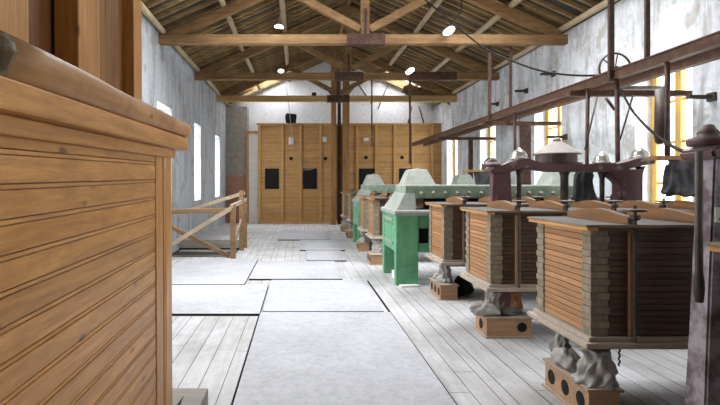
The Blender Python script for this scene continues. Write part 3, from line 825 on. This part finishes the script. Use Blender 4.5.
# posts and shafts below the bars
def shaft(name, x, y, z0, z1, w, lab, mat='rod', rounded=False, cat='shaft'):
    m = MB()
    if rounded: m.tube([(0, 0, 0), (0, 0, .03), (0, 0, .1), (0, 0, z1-z0)], [w*.3, w*.8, w, w*.85], 12)
    else: m.box(-w, w, -w, w, 0, z1-z0, .006)
    o = m.build(name, M[mat], None, rounded); o.location = (x, y, z0); tag(o, lab, cat)
shaft('hanging_pad', 5.275, 7.6, 2.18, ZRAIL-.0, .075, 'dark rounded pad hanging in the nearest window', 'iron', True, 'pad')
shaft('timber_post', 4.98, 11.45, 0, ZRAIL-.085, .09, 'dark square post standing before the middle window', 'rod', False, 'post')
shaft('timber_post', 5.05, 15.3, 0, ZRAIL-.085, .055, 'thin dark post by the far window', 'rod', False, 'post')
def rodp(a, b_, r, lab, mat='rod'):
    m = MB(); m.tube([Vector((0, 0, 0)), Vector(b_)-Vector(a)], r, 8); o = m.build('suspension_rod', M[mat], None, True); o.location = a; tag(o, lab, 'rod')
rodp((4.2, 7.56, ZRAIL), (4.18, 7.56, 1.33), .028, 'suspension rod rising right of the cone cover')
rodp((4.2, 6.87, ZRAIL), (4.2, 6.84, 1.34), .03, 'suspension rod rising left of the rightmost domed cap')
rodp(at(597, 97, 7.3), at(585, 150, 7.3), .012, 'thin slanted rod left beside the suspension rods', 'iron')
rodp(at(633, 95, 7.3), at(620, 140, 7.3), .012, 'thin slanted rod right beside the suspension rods', 'iron')
rodp((4.2, 5.93, ZRAIL), (4.2, 5.93, 1.92), .03, 'rod holding the wooden board before the near window')
rodp(at(515, 113, 10.1), at(515, 160, 10.1), .03, 'slim rod left of the dark square post')
rodp(at(606, 98, 8.0), at(615, 110, 8.0), .025, 'short slanted stay below the rails', 'iron')
# spoked wheel
W_ = thing('spoked_wheel', 'iron spoked wheel behind the thickest hanger rod above the rail', 'wheel', tuple(at(615, 69, 8.23)))
m = MB(); pts = [(0.25*math.cos(2*PI*k/28), 0, 0.25*math.sin(2*PI*k/28)) for k in range(29)]
m.tube(pts, .018, 8, False); m.build('rim', M['iron'], W_, True)
for k in range(6):
    a = 2*PI*k/6+.35; m = MB(); m.tube([(.03*math.cos(a), 0, .03*math.sin(a)), (.245*math.cos(a), 0, .245*math.sin(a))], .011, 6); m.build('spoke', M['iron'], W_)
m = MB(); m.lathe((0, 0, 0), [(.04, -.05), (.045, 0), (.04, .05)], 12, 'y'); m.build('hub', M['iron'], W_)
m = MB(); m.tube([(0, -.05, 0), (0, .3, 0)], .018, 8); m.build('axle', M['iron'], W_)
m = MB(); m.box(-.32, .64, -.06, .3, -.05, 0, .004); o = m.build('wheel_bracket', M['iron']); o.location = tuple(at(622, 86.5, 8.23)); tag(o, 'flat iron bracket below the spoked wheel', 'bracket')
# iron pegs on right wall
for px, py, w, lab in ((527, 91, .3, 'iron peg on the right wall left of the middle window top'), (554, 74, .3, 'iron peg high on the right wall above the middle window'), (498, 104, .25, 'small iron peg on the right wall near the far window'),
                       (566, 137, .4, 'iron peg on the right wall right of the middle window'), (713, 97, .35, 'iron ledge on the right wall at the picture edge')):
    y = XR*F/(px-CX); p = at(px, py, y)
    m = MB(); m.box(-w, .02, -.04, .04, -.025, .025, .004); m.box(-.04, .02, -.07, .07, -.06, .06); o = m.build('wall_peg', M['iron']); o.location = p; tag(o, lab, 'peg')

# cables
def cable(pts, r, lab, mat='black'):
    o0 = pts[0]; P = [Vector(p) for p in pts]; out = []
    for i in range(len(P)-1):
        p0, p1, p2, p3 = P[max(i-1, 0)], P[i], P[i+1], P[min(i+2, len(P)-1)]
        for k in range(8):
            t = k/8
            out.append(.5*((2*p1)+(p2-p0)*t+(2*p0-5*p1+4*p2-p3)*t*t+(3*p1-p0-3*p2+p3)*t**3))
    out.append(P[-1])
    m = MB(); m.tube(out, r, 6); tag(m.build('cable', M[mat], None, True, origin=o0), lab, 'cable')
cable([at(400, -20, 10.9), at(440, 12, 10.6), at(480, 45, 10.2), at(510, 60, 9.6), at(540, 70.5, 9.0), at(570, 75, 8.4), at(602, 75.5, 7.8)], .017, 'black cable sagging from the roof to the spoked wheel')
cable([at(620, 88, 6.6), at(632, 110, 6.2), at(648, 128, 5.6), at(664, 141, 5.0), at(680, 150, 3.8), at(694, 152, 3.02)], .014, 'black cable hanging from the rails to the right frame')
cable([at(449, 26, 10.9), at(461, 10, 10.9), at(460, -8, 10.9), at(466, -22, 10.9)], .013, 'black lead of the right front ceiling lamp')
cable([at(286, 84, 20.7), at(288, 100, 20.7), at(291.5, 130, 20.8), at(293, 150, 20.85), at(303, 168, 20.85)], .014, 'grey wire running down the partition from the truss', 'greygreen')
cable([at(322, 144, 20.85), at(321, 155, 20.85), at(314, 168, 20.85), at(303, 170, 20.82)], .012, 'grey wire looping from the middle switch box', 'greygreen')

# lamps
def lamp(loc, rx, ry, lab, w=.28):
    t = thing('ceiling_lamp', lab, 'lamp', loc, 'white lamps under the roof')
    t.rotation_euler = (rx, ry, 0)
    m = MB(); m.lathe((0, 0, 0), [(w*.5, 0), (w*.5, .025), (w*.3, .05)], 20, 'z', 0, 7, (1, .62)); m.build('lamp_casing', M['white'], t)
    m = MB(); m.lathe((0, 0, 0), [(w*.38, -.022), (w*.46, -.012), (w*.46, 0)], 20, 'z', 0, 7, (1, .62)); m.build('lamp_face', M['lamp'], t)
    m = MB(); m.tube([(0, 0, .03), (0, 0, .35)], .012, 6); m.build('stem', M['iron'], t)
lamp(at(449, 31, 10.9), -.75, -.45, 'white lamp glowing under the nearest truss, right side')
lamp(at(410, 71, 14.6), -.75, -.45, 'white lamp glowing under the second truss, right side')
lamp(at(281, 71, 14.6), -1.0, .0, 'white lamp glowing under the second truss, left side', .17)
lamp(at(279, 27, 10.9), .1, 0.1, 'pale lamp under the nearest truss, left side', .2)

# ------------------------------------------------------------------ partition at the far end
PY = 21.0
P_ = thing('plank_partition', 'wooden plank partition with dark square hatches across the far end', 'partition', (0, PY, 0))
xa = (258-CX)*PY/F; xb = XR
ptop = H+59*PY/F
hatch = [(265, 279), (303, 317), (359, 375), (399, 414)]
hz0, hz1 = H-(189-CY)*PY/F, H-(168.5-CY)*PY/F
m = MB(); z = 0.0; gx0, gx1 = (336.5-CX)*PY/F, (345.5-CX)*PY/F
while z < ptop-.02:
    z1 = min(z+.16, ptop)
    for (a, b2) in ((xa, gx0), (gx1, xb)):
        m.box(a, b2, 0, .03, z, z1-.004)
    z = z1
m.build('planking', M['part_x'], P_)
m = MB(); m.box(gx0, gx1, .05, .08, 0, ptop); m.build('dark_gap', M['bin_dark'], P_)
for px in (259.5, 282.5, 300.5, 320.5, 357, 376, 394.5, 413, 432):
    c = (px-CX)*PY/F; m = MB(); m.box(c-.045, c+.045, -.05, 0.0, 0, ptop, .004); m.build('batten', M['part_z'], P_)
m = MB(); m.box(xa-.05, xb, -.06, .08, ptop, ptop+.07, .004); m.build('top_rail', M['part_x'], P_)
m = MB(); m.box(xa, xb, -.03, 0, 0, .12, .004); m.build('skirting', M['part_z'], P_)
for a, b2 in hatch:
    m = MB(); m.box((a-CX)*PY/F, (b2-CX)*PY/F, -.012, .0, hz0, hz1); m.build('hatch', M['hole'], P_)
for px, py in ((291, 158.5), (325.5, 158.5), (366, 157.5), (402, 157.5)):
    p = at(px, py, PY); m = MB(); m.lathe((p.x, 0, p.z), [(.075, -.012), (.075, 0)], 14, 'y'); m.build('round_port', M['hole'], P_)
for px, py, w, h, lab in ((291, 141, 5, 7, 'pale switch box left on the partition, above the first round port'), (324.5, 139.5, 4, 5, 'pale switch box on the partition left of the timber posts'), (366, 139.5, 5, 3, 'pale switch box on the partition right of the timber posts')):
    p = at(px, py, PY); m = MB(); m.box(-w*.02, w*.02, -.05, 0, -h*.02, h*.02, .005); m.lathe((0, -.05, 0), [(.035, -.02), (.035, 0)], 10, 'y'); o = m.build('switch_box', M['plate']); o.location = (p.x, PY, p.z); tag(o, lab, 'switch box')
p = at(291, 122.5, PY)
m = MB(); m.loft([[(-.2, -.12, 0), (.2, -.12, 0), (.2, .12, 0), (-.2, .12, 0)], [(-.24, -.15, .22), (.22, -.15, .22), (.22, .15, .22), (-.24, .15, .22)], [(-.2, -.13, .4), (.24, -.13, .36), (.22, .13, .36), (-.2, .13, .4)]], .03)
o = m.build('black_tub', M['black']); o.location = (p.x, PY+.02, ptop+.07); tag(o, 'black tub standing on top of the partition', 'tub')
m = MB(); m.box(-.08, .08, -.06, .06, 0, .12, .01); o = m.build('small_speaker', M['black']); o.location = ((314-CX)*19/F, 19, ZT+.22); tag(o, 'small black box sitting on the pale tie beam', 'box')
# white plank door at left of the partition
D = bpy.data.objects.new('door_1', None); COL.objects.link(D); D.location = (0, 21.2, 0); struct(D)
x0, x1 = (246.5-CX)*21.2/F, (258.5-CX)*21.2/F
m = MB(); z = 0
while z < 3.65: m.box(x0+.1, x1, 0, .04, z, min(z+.24, 3.66)-.01); z += .24
m.build('door_planks', M['whiteplank'], D)
m = MB(); m.box(x0, x0+.09, -.03, .06, 0, 3.7, .005); m.box(x0, x1, -.03, .06, 3.66, 3.76, .005); m.build('door_frame', M['part_z'], D)
m = MB(); m.box(-.05, .05, 0, .1, 0, 3.0); 

# timber posts in front of the partition
zpt = roofz(1.5)-.2
for px, w, lab, mt in ((333.5, .1, 'left one of the two tall timber posts at the partition', 'post'), (346, .13, 'right one of the two tall timber posts at the partition', 'post')):
    y = 20.5; m = MB(); m.box(-w, w, -.1, .1, 0, zpt, .01); t = thing('timber_post', lab, 'post', ((px-CX)*y/F, y, 0)); m.build('post_shaft', M['post'], t)
    s = -1 if px < 340 else 1
    m = MB(); m.bar((s*.05, 0, 5.12), (s*.36, 0, 5.5), .1, .1); m.build('knee_brace', M['post'], t)
m = MB(); m.box(-.06, .06, -.06, .06, 0, zpt); o = m.build('timber_post', M['iron']); o.location = (1.6, 20.7, 0); tag(o, 'dark thin post between the two tall timber posts', 'post')
# leaning stays on the gable
rodp(at(358, 84, 21.9), at(372, 104, 21.9), .03, 'dark slanted stay on the white gable right of the posts', 'iron')
rodp(at(388, 84, 21.9), at(378, 109, 21.9), .02, 'thin slanted stay on the white gable', 'iron')
rodp(at(412, 106, 21.2), at(408, 124, 21.2), .03, 'left leg of the dark bracket on the partition top', 'iron')
rodp(at(419, 106, 21.2), at(424, 124, 21.2), .03, 'right leg of the dark bracket on the partition top', 'iron')
# torn boards hanging at the far right under the roof
random.seed(11)
DB = thing('torn_ceiling_board', 'torn yellowish ceiling boards hanging at the far right under the roof', 'board', tuple(at(436, 94, 19.6)))
for k in range(9):
    a = random.uniform(-.5, .5); cx = -1.0+.23*k+random.uniform(-.05, .05); cz = random.uniform(-.12, .18)
    m = MB(); m.prism([(cx-.3, cz-.08), (cx-.05, cz-.2+a*.2), (cx+.25, cz-.12), (cx+.3, cz+.12+a*.2), (cx, cz+.22), (cx-.22, cz+.14)], -.02+.03*k, .0+.03*k); m.build('torn_piece', M['debris'], DB)

# ------------------------------------------------------------------ stair railing at left
R_ = thing('stair_railing', 'rough wooden railing with crossed braces round the stair opening at left', 'railing', (-1.42, 11.2, 0))
def rp(a, b_, w, h, nm, mat='railwood'):
    o_ = Vector((-1.42, 11.2, 0)); m = MB(); m.bar(Vector(a)-o_, Vector(b_)-o_, w, h, bev=.006); m.build(nm, M[mat], R_)
rp((-1.42, 11.2, 0), (-1.42, 11.2, 1.17), .11, .11, 'post')
rp((-1.38, 12.5, 0), (-1.38, 12.5, 1.45), .1, .1, 'post')
rp((-1.36, 13.1, 0), (-1.36, 13.1, 1.25), .1, .1, 'post')
rp((-2.95, 11.2, 1.0), (-1.4, 11.2, 1.04), .06, .1, 'top_rail')
rp((-2.95, 11.14, .17), (-1.45, 11.14, 1.08), .05, .09, 'brace', 'railpale')
rp((-2.95, 11.26, .76), (-1.5, 11.26, .03), .05, .09, 'brace')
rp((-2.9, 13.1, .9), (-1.36, 13.1, 1.38), .06, .09, 'back_rail', 'railpale')
rp((-1.44, 11.1, 1.12), (-1.34, 13.1, 1.2), .06, .09, 'side_rail', 'railpale')
rp((-1.4, 11.2, .35), (-1.37, 13.1, .9), .05, .08, 'side_brace')
m = MB(); m.box(-1.5, 0, 0, .05, -.4, .2, .004); m.box(-1.5, 0, -1.55, -1.5, -.4, .03, .004); o = m.build('stair_kerb', M['greywood']); o.location = (-1.48, 13.0, .0); tag(o, 'grey boards edging the stair opening behind the railing', 'kerb')
m = MB()
for k in range(4): m.box(-1.4, -.02, -1.4+.35*k, -1.05+.35*k, -.2-.02+(.05*k)-.03, -.2+.05*k)
o = m.build('stair_tread', M['greywood']); o.location = (-1.5, 12.9, .02); tag(o, 'grey stair treads inside the stair opening', 'stairs')

# ------------------------------------------------------------------ far right small machine: dark hopper with flywheel on stand
Q_ = thing('feed_hopper', 'dark hopper with small flywheel on a wooden board, left of the drive frame', 'machine', (3.62, 10.0, 0))
m = MB(); m.box(-.42, .12, -.15, .2, 1.83, 1.87, .004); m.build('board', M['post'], Q_)
m = MB(); m.loft([[(-.12, -.12, 1.3), (.14, -.12, 1.3), (.14, .14, 1.3), (-.12, .14, 1.3)], [(-.2, -.18, 1.83), (.22, -.18, 1.83), (.22, .2, 1.83), (-.2, .2, 1.83)]], .006); m.build('hopper_body', M['darkcloth'], Q_)
m = MB(); pts = [(.02+.11*math.cos(2*PI*k/20), -.1, 1.98+.11*math.sin(2*PI*k/20)) for k in range(21)]; m.tube(pts, .016, 6, False)
for k in range(4):
    a = PI*k/4; m.tube([(.02+.1*math.cos(a), -.1, 1.98+.1*math.sin(a)), (.02-.1*math.cos(a), -.1, 1.98-.1*math.sin(a))], .01, 6)
m.build('flywheel', M['iron'], Q_)
m = MB(); m.box(-.08, .12, -.08, .1, 1.87, 1.99, .01); m.build('bearing', M['iron'], Q_)
m = MB(); m.box(-.05, .07, -.05, .07, 0, 1.31); m.build('stand_leg', M['iron'], Q_)

# ------------------------------------------------------------------ light
w = bpy.data.worlds.new('sky'); S.world = w; w.use_nodes = True
bg = w.node_tree.nodes['Background']; bg.inputs[0].default_value = (.92, .96, 1, 1); bg.inputs[1].default_value = 1.0
SKY = 3.0
bg.inputs[1].default_value = SKY
def area(loc, rot, sx, sy, p, c=(1, 1, 1), name='daylight_and_fill'):
    l = bpy.data.lights.new(name, 'AREA'); l.shape = 'RECTANGLE'; l.size = sx; l.size_y = sy; l.energy = p; l.color = c
    o = bpy.data.objects.new(name, l); COL.objects.link(o); o.location = loc; o.rotation_euler = rot
for a, b_ in RW: area((XR+TH+.25, (a+b_)/2, 2.3), (0, PI/2, 0), 2.6, 1.25, 140, (.97, .98, 1))
for a, b_ in LW: area((XL-TH-.25, (a+b_)/2, 2.25), (0, -PI/2, 0), 2.2, 1.25, 160, (.97, .98, 1))

for s_ in (-1, 1):  # fill lamps above the added roof openings
    xr_ = XM+s_*2.6; area((xr_, 20.8, roofz(xr_)+.5), (0, s_*math.atan(SL), 0), 1.9, 1.8, 90, (.95, .97, 1))
    xr_ = XM+s_*2.45; area((xr_, 8.2, roofz(xr_)+.5), (0, s_*math.atan(SL), 0), 1.9, 3.8, 560, (.97, .98, 1))

# ------------------------------------------------------------------ camera
cd = bpy.data.cameras.new('camera'); cam = bpy.data.objects.new('camera', cd); COL.objects.link(cam)
cam.location = (0, 0, H); cam.rotation_euler = (PI/2, 0, 0)
cd.sensor_width = 36; cd.lens = 36*F/720; cd.shift_x = (360-CX)/720; cd.shift_y = -(202.5-CY)/720; cd.clip_start = .05
S.camera = cam
vs = S.view_settings; S.display_settings.display_device = 'sRGB'
vs.view_transform = 'Standard'; vs.look = 'None'; vs.gamma = 1; vs.use_curve_mapping = False; vs.exposure = 0.5
S.cycles.max_bounces = 8; S.cycles.diffuse_bounces = 5; S.cycles.use_denoising = True
